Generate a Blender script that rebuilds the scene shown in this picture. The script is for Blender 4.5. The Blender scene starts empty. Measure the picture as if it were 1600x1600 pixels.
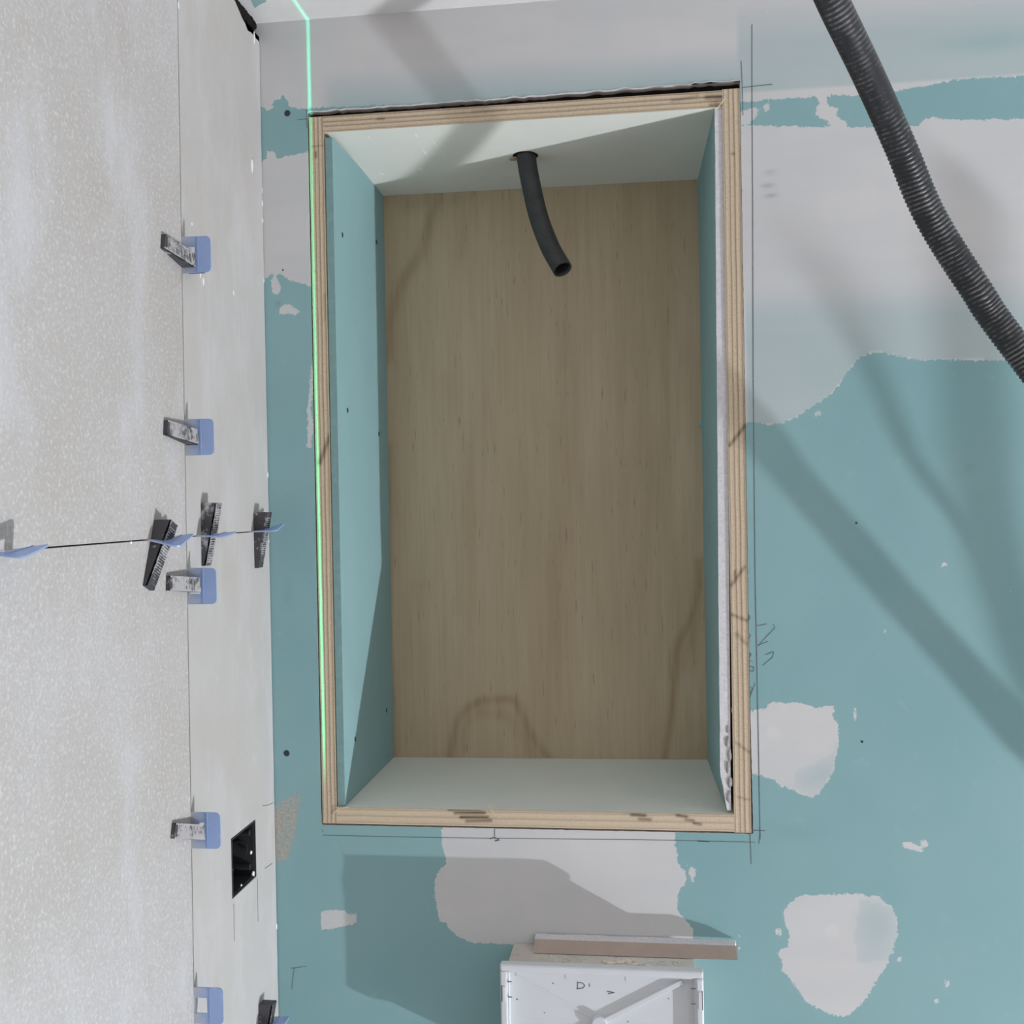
import bpy, bmesh, math, random
import numpy as np
from mathutils import Vector, Matrix, noise as mnoise
random.seed(7)
C = bpy.context.scene.collection
sc = bpy.context.scene

# ------------------------------------------------------------------ camera
F = 1700.0; CAM = np.array([0.0, -1.3, 1.7])
_Y = np.array([220.0, -18.0, F]); _Y /= np.linalg.norm(_Y)
_D = np.array([.018, 1.0, 0.0]); _D[2] = -(_D[0]*_Y[0]+_D[1]*_Y[1])/_Y[2]; _D /= np.linalg.norm(_D)
_X = np.cross(_D, _Y)
cam = bpy.data.cameras.new('camera'); co = bpy.data.objects.new('camera', cam); C.objects.link(co)
right = Vector((_X[0], _Y[0], -_D[0])); down = Vector((_X[1], _Y[1], -_D[1])); fwd = Vector((_X[2], _Y[2], -_D[2]))
M = Matrix((right, -down, -fwd)).transposed().to_4x4(); M.translation = Vector(CAM)
co.matrix_world = M
cam.sensor_width = 36; cam.lens = F/1600*36; cam.clip_start = .02
sc.camera = co
sc.view_settings.view_transform = 'Standard'; sc.view_settings.look = 'None'
sc.view_settings.gamma = 1; sc.view_settings.use_curve_mapping = False
sc.view_settings.exposure = -0.08

# ------------------------------------------------------------------ light
w = bpy.data.worlds.new('world'); sc.world = w; w.use_nodes = True
bg = w.node_tree.nodes['Background']; bg.inputs[0].default_value = (1.0, .955, .935, 1); bg.inputs[1].default_value = .59
LAMP = np.array([2.25, -.90, -.02])
ld = bpy.data.lights.new('work_lamp', 'POINT'); ld.energy = 262; ld.shadow_soft_size = .015; ld.color = (.88, .93, 1.0)
lo = bpy.data.objects.new('work_lamp', ld); C.objects.link(lo); lo.location = LAMP
# laser level: a point source that sends light only into one thin vertical fan
ll = bpy.data.lights.new('laser_level', 'POINT'); ll.energy = 1.0; ll.shadow_soft_size = 0.0; ll.color = (1, 1, 1)
lz = bpy.data.objects.new('laser_level', ll); C.objects.link(lz); lz.location = (-.4066, -1.4, 1.0)
lz.rotation_euler = (0, -.0030, 0)
ll.use_nodes = True; nt = ll.node_tree; nt.nodes.clear()
def nd(nt, t, **k):
    n = nt.nodes.new(t)
    for a, b in k.items(): setattr(n, a, b)
    return n
tc = nd(nt, 'ShaderNodeTexCoord'); sp = nd(nt, 'ShaderNodeSeparateXYZ'); nt.links.new(tc.outputs['Normal'], sp.inputs[0])
def math_(nt, op, a, b=None, c=None):
    n = nd(nt, 'ShaderNodeMath', operation=op)
    for i, v in enumerate((a, b, c)):
        if v is None: continue
        if isinstance(v, (int, float)): n.inputs[i].default_value = v
        else: nt.links.new(v, n.inputs[i])
    return n.outputs[0]
q = math_(nt, 'DIVIDE', sp.outputs[0], .00120); q2 = math_(nt, 'MULTIPLY', q, q); q4 = math_(nt, 'MULTIPLY', q2, q2)
core = math_(nt, 'EXPONENT', math_(nt, 'MULTIPLY', q4, -1.0))
halo = math_(nt, 'MULTIPLY', math_(nt, 'EXPONENT', math_(nt, 'MULTIPLY', q2, -.12)), .05)
fan = nd(nt, 'ShaderNodeMapRange'); fan.inputs[1].default_value = .245; fan.inputs[2].default_value = .290
nt.links.new(sp.outputs[2], fan.inputs[0])
FANOUT = math_(nt, 'MULTIPLY', math_(nt, 'ADD', core, halo), fan.outputs[0])
em = nd(nt, 'ShaderNodeEmission'); em.inputs[0].default_value = (.0, 1, .56, 1)
nt.links.new(math_(nt, 'MULTIPLY', FANOUT, 170.0), em.inputs[1])
out = nd(nt, 'ShaderNodeOutputLight'); nt.links.new(em.outputs[0], out.inputs[0])

# ------------------------------------------------------------------ photo pixels -> places in the room
def ray(px, py):
    c = np.array([px-800, py-800, F]); return np.array([c@_X, c@_Y, -(c@_D)])
def B(px, py, y=0.0):                       # on a plane parallel to the back wall
    r = ray(px, py); return CAM + r*((y-CAM[1])/r[1])
LX = -.4725
def L(px, py, x=LX):                        # on a plane parallel to the left wall
    r = ray(px, py); return CAM + r*((x-CAM[0])/r[0])
def Zp(px, py, z):
    r = ray(px, py); return CAM + r*((z-CAM[2])/r[2])

# ------------------------------------------------------------------ object helpers
def mesh(name, verts, faces, mat, parent=None, smooth=False, mats=None, fm=None):
    me = bpy.data.meshes.new(name); me.from_pydata([tuple(v) for v in verts], [], faces); me.update()
    for m in (mats or [mat]): me.materials.append(m)
    if fm is not None: me.polygons.foreach_set('material_index', fm)
    if smooth: me.polygons.foreach_set('use_smooth', [True]*len(me.polygons))
    o = bpy.data.objects.new(name, me); C.objects.link(o)
    if parent: o.parent = parent
    return o
def from_bm(name, bm, mat, parent=None, smooth=False):
    bmesh.ops.recalc_face_normals(bm, faces=bm.faces)
    me = bpy.data.meshes.new(name); bm.to_mesh(me); bm.free(); me.materials.append(mat)
    if smooth: me.polygons.foreach_set('use_smooth', [True]*len(me.polygons))
    o = bpy.data.objects.new(name, me); C.objects.link(o)
    if parent: o.parent = parent
    return o
def tag(o, label=None, cat=None, group=None, kind=None):
    if label: o['label'] = label
    if cat: o['category'] = cat
    if group: o['group'] = group
    if kind: o['kind'] = kind
    return o
def empty(name, loc):
    o = bpy.data.objects.new(name, None); C.objects.link(o); o.location = loc; o.empty_display_size = .03; return o
def attr(o, name, vals):
    a = o.data.attributes.new(name, 'FLOAT', 'POINT'); a.data.foreach_set('value', np.asarray(vals, dtype=np.float32))
def bevel(o, w, seg=2):
    m = o.modifiers.new('bevel', 'BEVEL'); m.width = w; m.segments = seg; m.limit_method = 'ANGLE'; m.angle_limit = math.radians(40)
def bm_box(bm, x0, x1, y0, y1, z0, z1):
    vs = [bm.verts.new((x, y, z)) for x in (x0, x1) for y in (y0, y1) for z in (z0, z1)]
    for f in ((0,1,3,2),(4,6,7,5),(0,4,5,1),(2,3,7,6),(0,2,6,4),(1,5,7,3)): bm.faces.new([vs[i] for i in f])
def bm_hexa(bm, v):                          # 8 corners: 4 front then 4 back, same order
    vs = [bm.verts.new(tuple(p)) for p in v]
    for f in ((0,1,2,3),(7,6,5,4),(0,4,5,1),(1,5,6,2),(2,6,7,3),(3,7,4,0)): bm.faces.new([vs[i] for i in f])
def segdist(P, poly, closed=True):
    d = np.full(len(P), 1e9); n = len(poly)
    for i in range(n if closed else n-1):
        a = poly[i]; b = poly[(i+1) % n]; ab = b-a
        t = np.clip(((P-a)@ab)/max(ab@ab, 1e-12), 0, 1)
        d = np.minimum(d, np.hypot(*((P-a-t[:, None]*ab).T)))
    return d
def sdf(P, poly):                            # positive inside
    ins = np.zeros(len(P), bool); n = len(poly)
    for i in range(n):
        a = poly[i]; b = poly[(i+1) % n]
        c = (a[1] > P[:, 1]) != (b[1] > P[:, 1])
        with np.errstate(divide='ignore', invalid='ignore'):
            xi = (b[0]-a[0])*(P[:, 1]-a[1])/(b[1]-a[1])+a[0]
        ins ^= c & (P[:, 0] < xi)
    d = segdist(P, poly); return np.where(ins, d, -d)
def wpoly(pts): return np.array([[B(*p)[0], B(*p)[2]] for p in pts])
def snoise(x, y, z=0): return mnoise.noise(Vector((x, y, z)))

# ------------------------------------------------------------------ material helpers
def new_mat(name, rough=.7, spec=.3):
    m = bpy.data.materials.new(name); m.use_nodes = True; nt = m.node_tree
    b = nt.nodes['Principled BSDF']; b.inputs['Roughness'].default_value = rough; b.inputs['Specular IOR Level'].default_value = spec
    return m, nt, b
def noise_(nt, scale, detail=4, rough=.6, vec=None, stretch=None, dist=0):
    n = nd(nt, 'ShaderNodeTexNoise'); n.inputs['Scale'].default_value = scale; n.inputs['Detail'].default_value = detail
    n.inputs['Roughness'].default_value = rough; n.inputs['Distortion'].default_value = dist
    t = nd(nt, 'ShaderNodeNewGeometry')
    src = vec or t.outputs['Position']
    if stretch:
        mp = nd(nt, 'ShaderNodeMapping'); mp.inputs['Scale'].default_value = stretch; nt.links.new(src, mp.inputs[0]); src = mp.outputs[0]
    nt.links.new(src, n.inputs['Vector']); return n.outputs['Fac']
def rng(nt, v, a, b, c=0., d=1., smooth=False):
    n = nd(nt, 'ShaderNodeMapRange')
    if smooth: n.interpolation_type = 'SMOOTHSTEP'
    for i, k in zip((1, 2, 3, 4), (a, b, c, d)): n.inputs[i].default_value = k
    nt.links.new(v, n.inputs[0]); return n.outputs[0]
def mix(nt, f, a, b):
    n = nd(nt, 'ShaderNodeMix', data_type='RGBA')
    for s, v in ((n.inputs[0], f), (n.inputs[6], a), (n.inputs[7], b)):
        if isinstance(v, (int, float)): s.default_value = v
        elif isinstance(v, tuple): s.default_value = (*v, 1) if len(v) == 3 else v
        else: nt.links.new(v, s)
    return n.outputs[2]
def at(nt, name):
    n = nd(nt, 'ShaderNodeAttribute'); n.attribute_name = name; return n.outputs['Fac']
def bump(nt, b, h, strength=.2, dist=.001):
    n = nd(nt, 'ShaderNodeBump'); n.inputs['Strength'].default_value = strength; n.inputs['Distance'].default_value = dist
    nt.links.new(h, n.inputs['Height']); nt.links.new(n.outputs[0], b.inputs['Normal'])
def plain(name, col, rough=.6, var=.0, scale=60, spec=.3, bmp=0):
    m, nt, b = new_mat(name, rough, spec)
    if var:
        f = noise_(nt, scale, 5, .6)
        lo = tuple(c*(1-var) for c in col); hi = tuple(min(1, c*(1+var)) for c in col)
        nt.links.new(mix(nt, rng(nt, f, .3, .7), lo, hi), b.inputs['Base Color'])
        if bmp: bump(nt, b, f, bmp)
    else: b.inputs['Base Color'].default_value = (*col, 1)
    return m

TEAL = (.300, .478, .480); PLAST = (.700, .672, .668)
# drywall with joint compound, placed by the per-vertex coverage of the compound
m_wall, nt, b = new_mat('green_drywall', .78, .2)
cov = at(nt, 'compound')                       # signed distance to the smear's edge, mm
n1 = noise_(nt, 260, 5, .75); n2 = noise_(nt, 45, 4, .6); n3 = noise_(nt, 5, 3, .5); n4 = noise_(nt, 30, 3, .5, stretch=(1, 1, .06)); n5 = noise_(nt, 7, 4, .6, stretch=(.5,1,2))
e = math_(nt, 'ADD', cov, math_(nt, 'MULTIPLY', math_(nt, 'ADD', math_(nt, 'SUBTRACT', n1, .5), math_(nt, 'MULTIPLY', math_(nt, 'SUBTRACT', noise_(nt, 90, 4, .7), .5), .8)), 11.0))
e = rng(nt, e, -.35, .35, 0, 1)
e = math_(nt, 'MULTIPLY', e, at(nt, 'thickness'))
teal = mix(nt, rng(nt, n3, .35, .65), (.240, .412, .432), (.272, .440, .456))
teal = mix(nt, rng(nt, n2, .62, .85, 0, .25), teal, (.45, .58, .58))
pl = mix(nt, rng(nt, n5, .3, .7), (.630, .608, .612), (.700, .666, .658))
pl = mix(nt, rng(nt, n4, .35, .7, 0, .25), pl, (.60, .61, .63))
col = mix(nt, e, teal, pl)
vo = nd(nt, 'ShaderNodeTexVoronoi'); vo.inputs['Scale'].default_value = 38; g = nd(nt, 'ShaderNodeNewGeometry'); nt.links.new(g.outputs['Position'], vo.inputs['Vector'])
spk = math_(nt, 'MULTIPLY', rng(nt, math_(nt, 'ADD', vo.outputs['Distance'], math_(nt, 'MULTIPLY', n1, .12)), .085, .13, 1, 0), rng(nt, n2, .60, .68))
col = mix(nt, math_(nt, 'MULTIPLY', spk, .7), col, (.74, .74, .75))
col = mix(nt, at(nt, 'cement'), col, mix(nt, rng(nt, n1, .4, .6), (.36, .33, .29), (.50, .46, .41)))
col = mix(nt, at(nt, 'smudge'), col, (.16, .17, .175))
nt.links.new(col, b.inputs['Base Color'])
bump(nt, b, math_(nt, 'ADD', math_(nt, 'MULTIPLY', e, .8), math_(nt, 'MULTIPLY', n2, .25)), .25, .0006)
m_gyp = plain('gypsum_core', (.70, .68, .70), .9, .12, 300, .1, .4)
m_gap = plain('cavity_shade', (.020, .018, .017), .95, .3, 80, .05)  # near-black, stands in for the shade inside gaps and holes
m_ceil, nt, b = new_mat('ceiling_plaster', .8, .2)
f1 = noise_(nt, 12, 4, .6); nt.links.new(mix(nt, rng(nt, f1, .3, .7), (.70, .685, .675), (.78, .76, .75)), b.inputs['Base Color']); bump(nt, b, f1, .15)
m_floor = plain('concrete_floor', (.35, .34, .33), .9, .2, 8)

# large tiles, stone look
m_tile, nt, b = new_mat('stone_look_tile', .55, .35)
a1 = noise_(nt, 380, 3, .7); a2 = noise_(nt, 6, 5, .6); a3 = noise_(nt, 260, 3, .6); a4 = noise_(nt, 14, 4, .65, stretch=(1, 1, .45))
base = mix(nt, rng(nt, a2, .35, .65), (.505, .470, .445), (.580, .552, .555))
base = mix(nt, rng(nt, a1, .36, .60, 0, .50), base, (.435, .40, .372))
base = mix(nt, rng(nt, a3, .52, .68, 0, .50), base, (.75, .72, .71))
base = mix(nt, rng(nt, a4, .50, .70, 0, .60), base, (.625, .615, .635))
nt.links.new(base, b.inputs['Base Color']); bump(nt, b, math_(nt, 'ADD', a1, math_(nt, 'MULTIPLY', a3, .6)), .35, .0007)
m_tile_dust, nt, b = new_mat('dusty_stone_look_tile', .65, .3)
a1 = noise_(nt, 330, 3, .7); a2 = noise_(nt, 9, 5, .6); a4 = noise_(nt, 18, 4, .7, stretch=(1, 1, .35)); a5 = noise_(nt, 60, 4, .7, stretch=(1, 1, .3))
base = mix(nt, rng(nt, a2, .32, .68), (.520, .487, .465), (.565, .540, .530))
base = mix(nt, rng(nt, a1, .35, .72, 0, .30), base, (.48, .45, .415))
base = mix(nt, rng(nt, a4, .48, .72, 0, .6), base, (.615, .605, .615))
base = mix(nt, rng(nt, a5, .66, .80, 0, .55), base, (.76, .75, .75))
nt.links.new(base, b.inputs['Base Color']); bump(nt, b, a1, .18, .0005)

# plywood: edge with plies (uses uv v across the thickness), and rotary-cut face
def ply_edge(name, cols, nply):
    m, nt, b = new_mat(name, .75, .2)
    v = at(nt, 'across'); pz = noise_(nt, 14, 3, .6); pf = noise_(nt, 420, 3, .6)
    v2 = math_(nt, 'ADD', v, math_(nt, 'MULTIPLY', math_(nt, 'SUBTRACT', pz, .5), .10))
    s = math_(nt, 'SINE', math_(nt, 'MULTIPLY', v2, nply*2*math.pi))
    c = mix(nt, rng(nt, s, -.2, .9), cols[0], cols[1])
    t = nd(nt, 'ShaderNodeTexNoise', noise_dimensions='1D'); t.inputs['Scale'].default_value = nply*1.6; t.inputs['Detail'].default_value = 1; nt.links.new(v2, t.inputs['W'])
    c = mix(nt, rng(nt, t.outputs['Fac'], .35, .65, 0, .5), c, cols[2])
    c = mix(nt, rng(nt, s, .86, 1.0, 0, .6), c, cols[3])
    c = mix(nt, rng(nt, pf, .45, .8, 0, .35), c, cols[3])
    bn = math_(nt, 'MULTIPLY', at(nt, 'burn'), rng(nt, s, -.6, .7, .7, 1)); c = mix(nt, bn, c, (.075, .045, .025))
    nt.links.new(c, b.inputs['Base Color']); bump(nt, b, math_(nt, 'ADD', s, pf), .2, .0006)
    return m
m_ply = ply_edge('plywood_edge', [(.62, .50, .36), (.43, .33, .235), (.70, .58, .43), (.24, .165, .11)], 3.5)
m_ply2 = ply_edge('plywood_edge_pale', [(.66, .54, .40), (.57, .455, .335), (.65, .53, .40), (.42, .31, .22)], 2.5)
m_plyside = plain('plywood_side', (.5, .40, .27), .8, .1, 60)
m_back, nt, b = new_mat('plywood_face', .6, .3)
g1 = noise_(nt, 1, 4, .6, stretch=(140, 140, 8)); g2 = noise_(nt, 1, 3, .55, stretch=(9, 9, 2.2), dist=.6); g3 = noise_(nt, 1, 2, .5, stretch=(330, 330, 30))
c = mix(nt, rng(nt, g2, .3, .7), (.500, .392, .262), (.610, .490, .345))
c = mix(nt, rng(nt, g1, .35, .75, 0, .5), c, (.41, .315, .195))
c = mix(nt, rng(nt, g3, .655, .76, 0, .65), c, (.28, .20, .12))
c = mix(nt, math_(nt, 'MULTIPLY', at(nt, 'figure'), rng(nt, g1, .2, .7, .5, 1)), c, (.30, .19, .095))
nt.links.new(c, b.inputs['Base Color']); bump(nt, b, g1, .1, .0004)

m_teal_in = plain('green_drywall_lining', (.272, .436, .446), .75, .035, 12, .2)
m_teal_edge = plain('folded_paper_edge', (.215, .345, .345), .8, .08, 90, .2)
m_pale = plain('pale_drywall_back', (.790, .790, .730), .7, .03, 10, .25)
m_scuff = plain('white_scuff', (.92, .93, .92), .7)
m_scuff2 = plain('torn_white_paper', (.74, .73, .73), .85, .1, 200)
m_pencil = plain('pencil_lead', (.16, .17, .19), .6, .3, 300)
m_screw = plain('screw_head', (.035, .045, .06), .5, .2, 500)
m_cond = plain('black_conduit_plastic', (.038, .040, .042), .5, .25, 90, .45)
m_white = plain('white_plastic', (.70, .715, .745), .38, .012, 30, .45)
m_casing, nt, b = new_mat('dusty_box_casing', .85, .2)
f = noise_(nt, 70, 6, .7); f2 = noise_(nt, 14, 4, .6)
c = mix(nt, rng(nt, f2, .35, .65), (.60, .545, .48), (.72, .68, .64)); c = mix(nt, rng(nt, f, .56, .68, 0, .7), c, (.42, .34, .27))
nt.links.new(c, b.inputs['Base Color']); bump(nt, b, f, .5, .001)
m_paper = plain('brown_board_paper', (.46, .37, .315), .85, .05, 40, .15)
m_crumb = plain('plaster_crumb', (.74, .68, .56), .9, .12, 200, .1)
m_black = plain('black_box_plastic', (.030, .032, .034), .5, .3, 60, .4)
m_flap = plain('torn_brown_paper', (.52, .38, .24), .9, .15, 200)

def wedge_mat(name, dust):
    m, nt, b = new_mat(name, .6, .35)
    f = noise_(nt, 190, 5, .7); f2 = noise_(nt, 45, 3, .6)
    s = math_(nt, 'ADD', math_(nt, 'MULTIPLY', f, .5), math_(nt, 'MULTIPLY', f2, .5))
    rib = at(nt, 'ridge')                    # cement caught on the ribs; peaks painted lighter, valleys darker, as relief shading
    d = rng(nt, math_(nt, 'ADD', s, math_(nt, 'MULTIPLY', math_(nt, 'SUBTRACT', rib, .25), .17)), .60-.11*dust, .68-.10*dust, 0, .85)
    c = mix(nt, d, (.070, .067, .075), (.52, .50, .50)); nt.links.new(c, b.inputs['Base Color'])
    bump(nt, b, f, .3, .0006); return m
m_wd = [wedge_mat('dark_wedge_plastic', .55), wedge_mat('smeared_wedge_plastic', .8), wedge_mat('cement_coated_wedge', 1.25)]
m_clip, nt, b = new_mat('blue_clip_plastic', .3, .5)
f = noise_(nt, 70, 4, .7); b.inputs['Base Color'].default_value = (.33, .47, .82, 1)
c = mix(nt, rng(nt, f, .58, .72, 0, .55), (.36, .49, .80), (.68, .73, .86))
c = mix(nt, at(nt, 'near_wall'), c, (.56, .58, .66))
nt.links.new(c, b.inputs['Base Color'])
b.inputs['Transmission Weight'].default_value = .12; b.inputs['Alpha'].default_value = .90
# corrugated hose
m_hose, nt, b = new_mat('black_corrugated_plastic', .42, .5)
f = noise_(nt, 35, 5, .7); f2 = noise_(nt, 260, 3, .7); r = at(nt, 'ridge')
dz = math_(nt, 'MULTIPLY', rng(nt, math_(nt, 'ADD', math_(nt, 'MULTIPLY', f, .75), math_(nt, 'MULTIPLY', f2, .25)), .46, .64), rng(nt, r, .45, .95))
c = mix(nt, math_(nt, 'MULTIPLY', dz, .6), (.022, .023, .027), (.34, .32, .31)); nt.links.new(c, b.inputs['Base Color'])

# ------------------------------------------------------------------ the setting: back wall
HX0, HX1, HZ0, HZ1 = -.4130, .1103, 1.3062, 2.1845     # cut-out for the niche
CEIL = 2.2985
def axis(parts):
    r = []
    for a, b_, st in parts:
        n = max(1, int(math.ceil((b_-a)/st))); r += [a+(b_-a)*i/n for i in range(n)]
    return r+[parts[-1][1]]
xs = axis([(LX-.02, HX0, .003), (HX0, HX1, .006), (HX1, .47, .0032), (.47, 1.7, .2)])
zs = axis([(-.3, 1.04, .26), (1.04, HZ0, .0032), (HZ0, HZ1, .004), (HZ1, CEIL+.02, .003)])
nx, nz = len(xs), len(zs)
ix0, ix1 = int(np.argmin(abs(np.array(xs)-HX0))), int(np.argmin(abs(np.array(xs)-HX1)))
iz0, iz1 = int(np.argmin(abs(np.array(zs)-HZ0))), int(np.argmin(abs(np.array(zs)-HZ1)))
V = []; idx = {}
for i in range(nx):
    for k in range(nz):
        if ix0 < i < ix1 and iz0 < k < iz1: continue
        x, z = xs[i], zs[k]
        if ix0 <= i <= ix1 and k == iz1:       # ragged upper cut, rising to the right
            z += .0018*snoise(x*60, 3)+.0014*snoise(x*190, 9)+.0010+.0032*max(0, min(1, (x+.22)/.3))
        if i == ix1 and iz0 <= k <= iz1: x += .0006*snoise(z*170, 5)-.0012+.0022*max(0, 1-abs(z-1.32)/.15)*.6
        if k == iz0 and ix0 <= i <= ix1: z += .0006*snoise(x*150, 7)
        if i == ix0 and iz0 <= k <= iz1: x += .0004*snoise(z*100, 2)
        idx[i, k] = len(V); V.append((x, 0.0, z))
Fc = []; fm = []
for i in range(nx-1):
    for k in range(nz-1):
        if ix0 <= i < ix1 and iz0 <= k < iz1: continue
        Fc.append((idx[i, k], idx[i+1, k], idx[i+1, k+1], idx[i, k+1])); fm.append(0)
ring = [(i, iz0) for i in range(ix0, ix1)]+[(ix1, k) for k in range(iz0, iz1)]+[(i, iz1) for i in range(ix1, ix0, -1)]+[(ix0, k) for k in range(iz1, iz0, -1)]
NF = len(V)
rb = []
for r_ in ring:
    v = V[idx[r_]]; rb.append(len(V)); V.append((v[0], .0125, v[2]))
for j in range(len(ring)):
    a, b2 = idx[ring[j]], idx[ring[(j+1) % len(ring)]]; Fc.append((a, b2, rb[(j+1) % len(ring)], rb[j])); fm.append(1)
wall = mesh('wall_back', V, Fc, None, mats=[m_wall, m_gyp], fm=fm); tag(wall, kind='structure')
P = np.array([[v[0], v[2]] for v in V])
smears = [
 # upper band of compound (over the niche), lower edge is ragged
 [(380,0),(380,150),(404,155),(408,166),(417,172),(425,170),(426,160),(436,155),(444,148),(448,155),(452,166),(464,170),(482,169),(600,164),(660,170),(740,166),(900,150),(1100,140),(1157,160),(1180,158),(1210,155),(1260,153),(1283,147),(1290,149),(1340,149),(1380,147),(1410,140),(1450,133),(1500,124),(1560,120),(1700,112),(1700,-60),(380,-60)],
 # drip between the two bands
 [(1276,150),(1284,142),(1291,149),(1292,157),(1297,166),(1309,170),(1307,178),(1311,184),(1321,190),(1327,201),(1302,200),(1296,192),(1284,184),(1273,178),(1277,168),(1281,158)],
 [(1157,174),(1166,172),(1179,167),(1186,173),(1184,182),(1176,188),(1170,194),(1157,198)], [(1192,166),(1200,162),(1203,168),(1200,174),(1193,175)],
 # second band
 [(1157,194),(1180,196),(1300,199),(1400,199),(1436,196),(1446,186),(1452,184),(1500,187),(1600,186),(1700,186),(1700,560),(1560,563),(1470,562),(1432,563),(1405,557),(1385,552),(1365,551),(1350,553),(1335,568),(1318,590),(1300,614),(1275,632),(1262,640),(1240,654),(1220,662),(1205,663),(1180,660),(1157,661)],
 [(1272,646),(1280,641),(1286,645),(1278,651)],
 # left strip
 [(380,258),(408,254),(416,250),(418,234),(427,236),(431,241),(432,248),(445,245),(481,237),(495,236),(495,450),(480,447),(470,443),(456,439),(442,431),(436,428),(428,433),(426,426),(420,433),(414,435),(380,440)],
 [(425,436),(431,432),(438,446),(441,453),(433,460),(425,457)], [(438,484),(442,476),(450,474),(459,479),(468,487),(462,492),(452,489),(445,490),(437,491)],
 # below the niche
 [(691,1290),(690,1322),(695,1338),(698,1352),(690,1358),(682,1364),(680,1380),(678,1400),(684,1420),(686,1440),(697,1443),(706,1455),(720,1466),(745,1474),(790,1475),(850,1480),(1080,1480),(1085,1452),(1064,1432),(1059,1420),(1059,1400),(1062,1386),(1073,1378),(1072,1366),(1060,1350),(1057,1330),(1054,1308),(1053,1285)],
 [(1074,1350),(1089,1362),(1084,1385),(1078,1368)],
 # two round dabs on the right
 [(1160,1115),(1187,1108),(1199,1106),(1201,1097),(1240,1098),(1262,1101),(1276,1107),(1290,1103),(1301,1102),(1304,1112),(1299,1118),(1308,1130),(1311,1148),(1308,1175),(1302,1205),(1290,1225),(1281,1240),(1270,1248),(1255,1243),(1240,1235),(1222,1228),(1205,1218),(1190,1212),(1160,1206)],
 [(1223,1430),(1232,1412),(1250,1400),(1275,1398),(1300,1397),(1340,1397),(1372,1402),(1392,1415),(1402,1433),(1403,1460),(1396,1482),(1390,1500),(1378,1520),(1362,1545),(1345,1570),(1322,1589),(1305,1587),(1280,1578),(1255,1562),(1245,1545),(1232,1525),(1220,1517),(1222,1500),(1215,1490),(1222,1482),(1232,1480),(1233,1462),(1228,1445)],
 [(1211,1455),(1217,1450),(1222,1458),(1215,1464)],
 [(500,1424),(520,1422),(537,1422),(545,1430),(556,1428),(558,1440),(548,1445),(530,1448),(520,1452),(503,1452)],
 [(1408,1318),(1414,1314),(1424,1315),(1430,1321),(1440,1324),(1441,1331),(1430,1330),(1420,1326),(1411,1324)], [(1436,1313),(1443,1311),(1450,1318),(1447,1324),(1440,1320)],
 [(1334,1109),(1337,1108),(1338,1122),(1334,1126)], [(1401,1498),(1408,1496),(1408,1501),(1402,1502)], [(1460,1562),(1466,1561),(1466,1567),(1460,1568)], [(1476,1531),(1482,1534),(1484,1544),(1478,1540)],
 [(485,568),(490,572),(489,600),(486,640),(489,665),(484,700),(479,698),(482,660),(480,640),(484,610)],
 [(1472,879),(1478,880),(1477,885),(1472,884)], [(1380,984),(1385,984),(1386,988),(1381,988)], [(1155,1460),(1151,1480),(1158,1490),(1154,1470)],
]
S = np.full(len(V), -60.0)
for s_ in smears:
    S = np.maximum(S, sdf(P, wpoly(s_))*1000)
attr(wall, 'compound', np.clip(S, -60, 60))
def blob(px, py, rx, ry, ang=0):
    c = B(px, py); d = P-np.array([c[0], c[2]]); k = F/1.3; ca, sa = math.cos(ang), math.sin(ang)
    u = (d[:, 0]*ca+d[:, 1]*sa)*k/rx; v = (-d[:, 0]*sa+d[:, 1]*ca)*k/ry
    return np.exp(-(u*u+v*v))
T = np.full(len(V), .97)
pyv = np.array([1]*len(V), float)
zpx = 800-(P[:, 1]-1.7)*F/1.3                    # rough height in photo px, for placing the thin skims
right_ = P[:, 0] > .11
T -= np.where(right_ & (S > 0), .42*np.clip((zpx-470)/60, 0, 1)*(zpx < 720), 0)
T -= np.where(right_ & (S > 0) & (zpx < 180), .40*np.clip((zpx-45)/60, 0, 1), 0)
T -= np.where((~right_) & (zpx < 190), .55*np.clip((zpx-105)/60, 0, 1)*np.clip((P[:, 0]+.40)/.02, 0, 1), 0)
T -= .20*blob(1545, 66, 75, 16)+.25*blob(1370, 1450, 26, 50)+.22*blob(1285, 1210, 40, 18, .5)
T -= np.where(S > 0, .12*np.array([.5+.5*snoise(p[0]*9, p[1]*16) for p in P]), 0)
T -= .14*((sdf(P, wpoly([(1345,1405),(1400,1420),(1404,1470),(1390,1500),(1340,1505),(1335,1460)]))>0)).astype(float)+.12*((sdf(P, wpoly([(1310,1140),(1308,1180),(1280,1250),(1240,1230),(1245,1205),(1300,1180)]))>0)).astype(float)
T += .3*blob(1300, 1455, 8, 8)+.3*blob(1209, 1146, 7, 7)
attr(wall, 'thickness', np.clip(T, 0, 1))
cem = np.clip(sdf(P, wpoly([(425,1262),(440,1252),(467,1240),(470,1252),(464,1275),(461,1300),(456,1320),(450,1342),(440,1346),(425,1350)]))*1000/1.5+.5, 0, 1)
cem *= np.array([.55+.45*min(1, max(0, .5+1.6*snoise(p[0]*150, p[1]*90))) if c_ > 0 else 0 for p, c_ in zip(P, cem)])
attr(wall, 'cement', cem)
sm = .35*blob(1200, 1195+10, 25, 8)*0+.45*blob(435, 475, 5, 4)+.25*blob(1240, 1300, 40, 14)*.4+.4*blob(1200, 290, 10, 4)+.45*blob(1205, 305, 9, 3)+.35*blob(1203, 270, 9, 3)+.3*blob(450, 930, 8, 20)*.5+.2*blob(1515, 730, 6, 6)
attr(wall, 'smudge', np.clip(sm, 0, 1))

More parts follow.
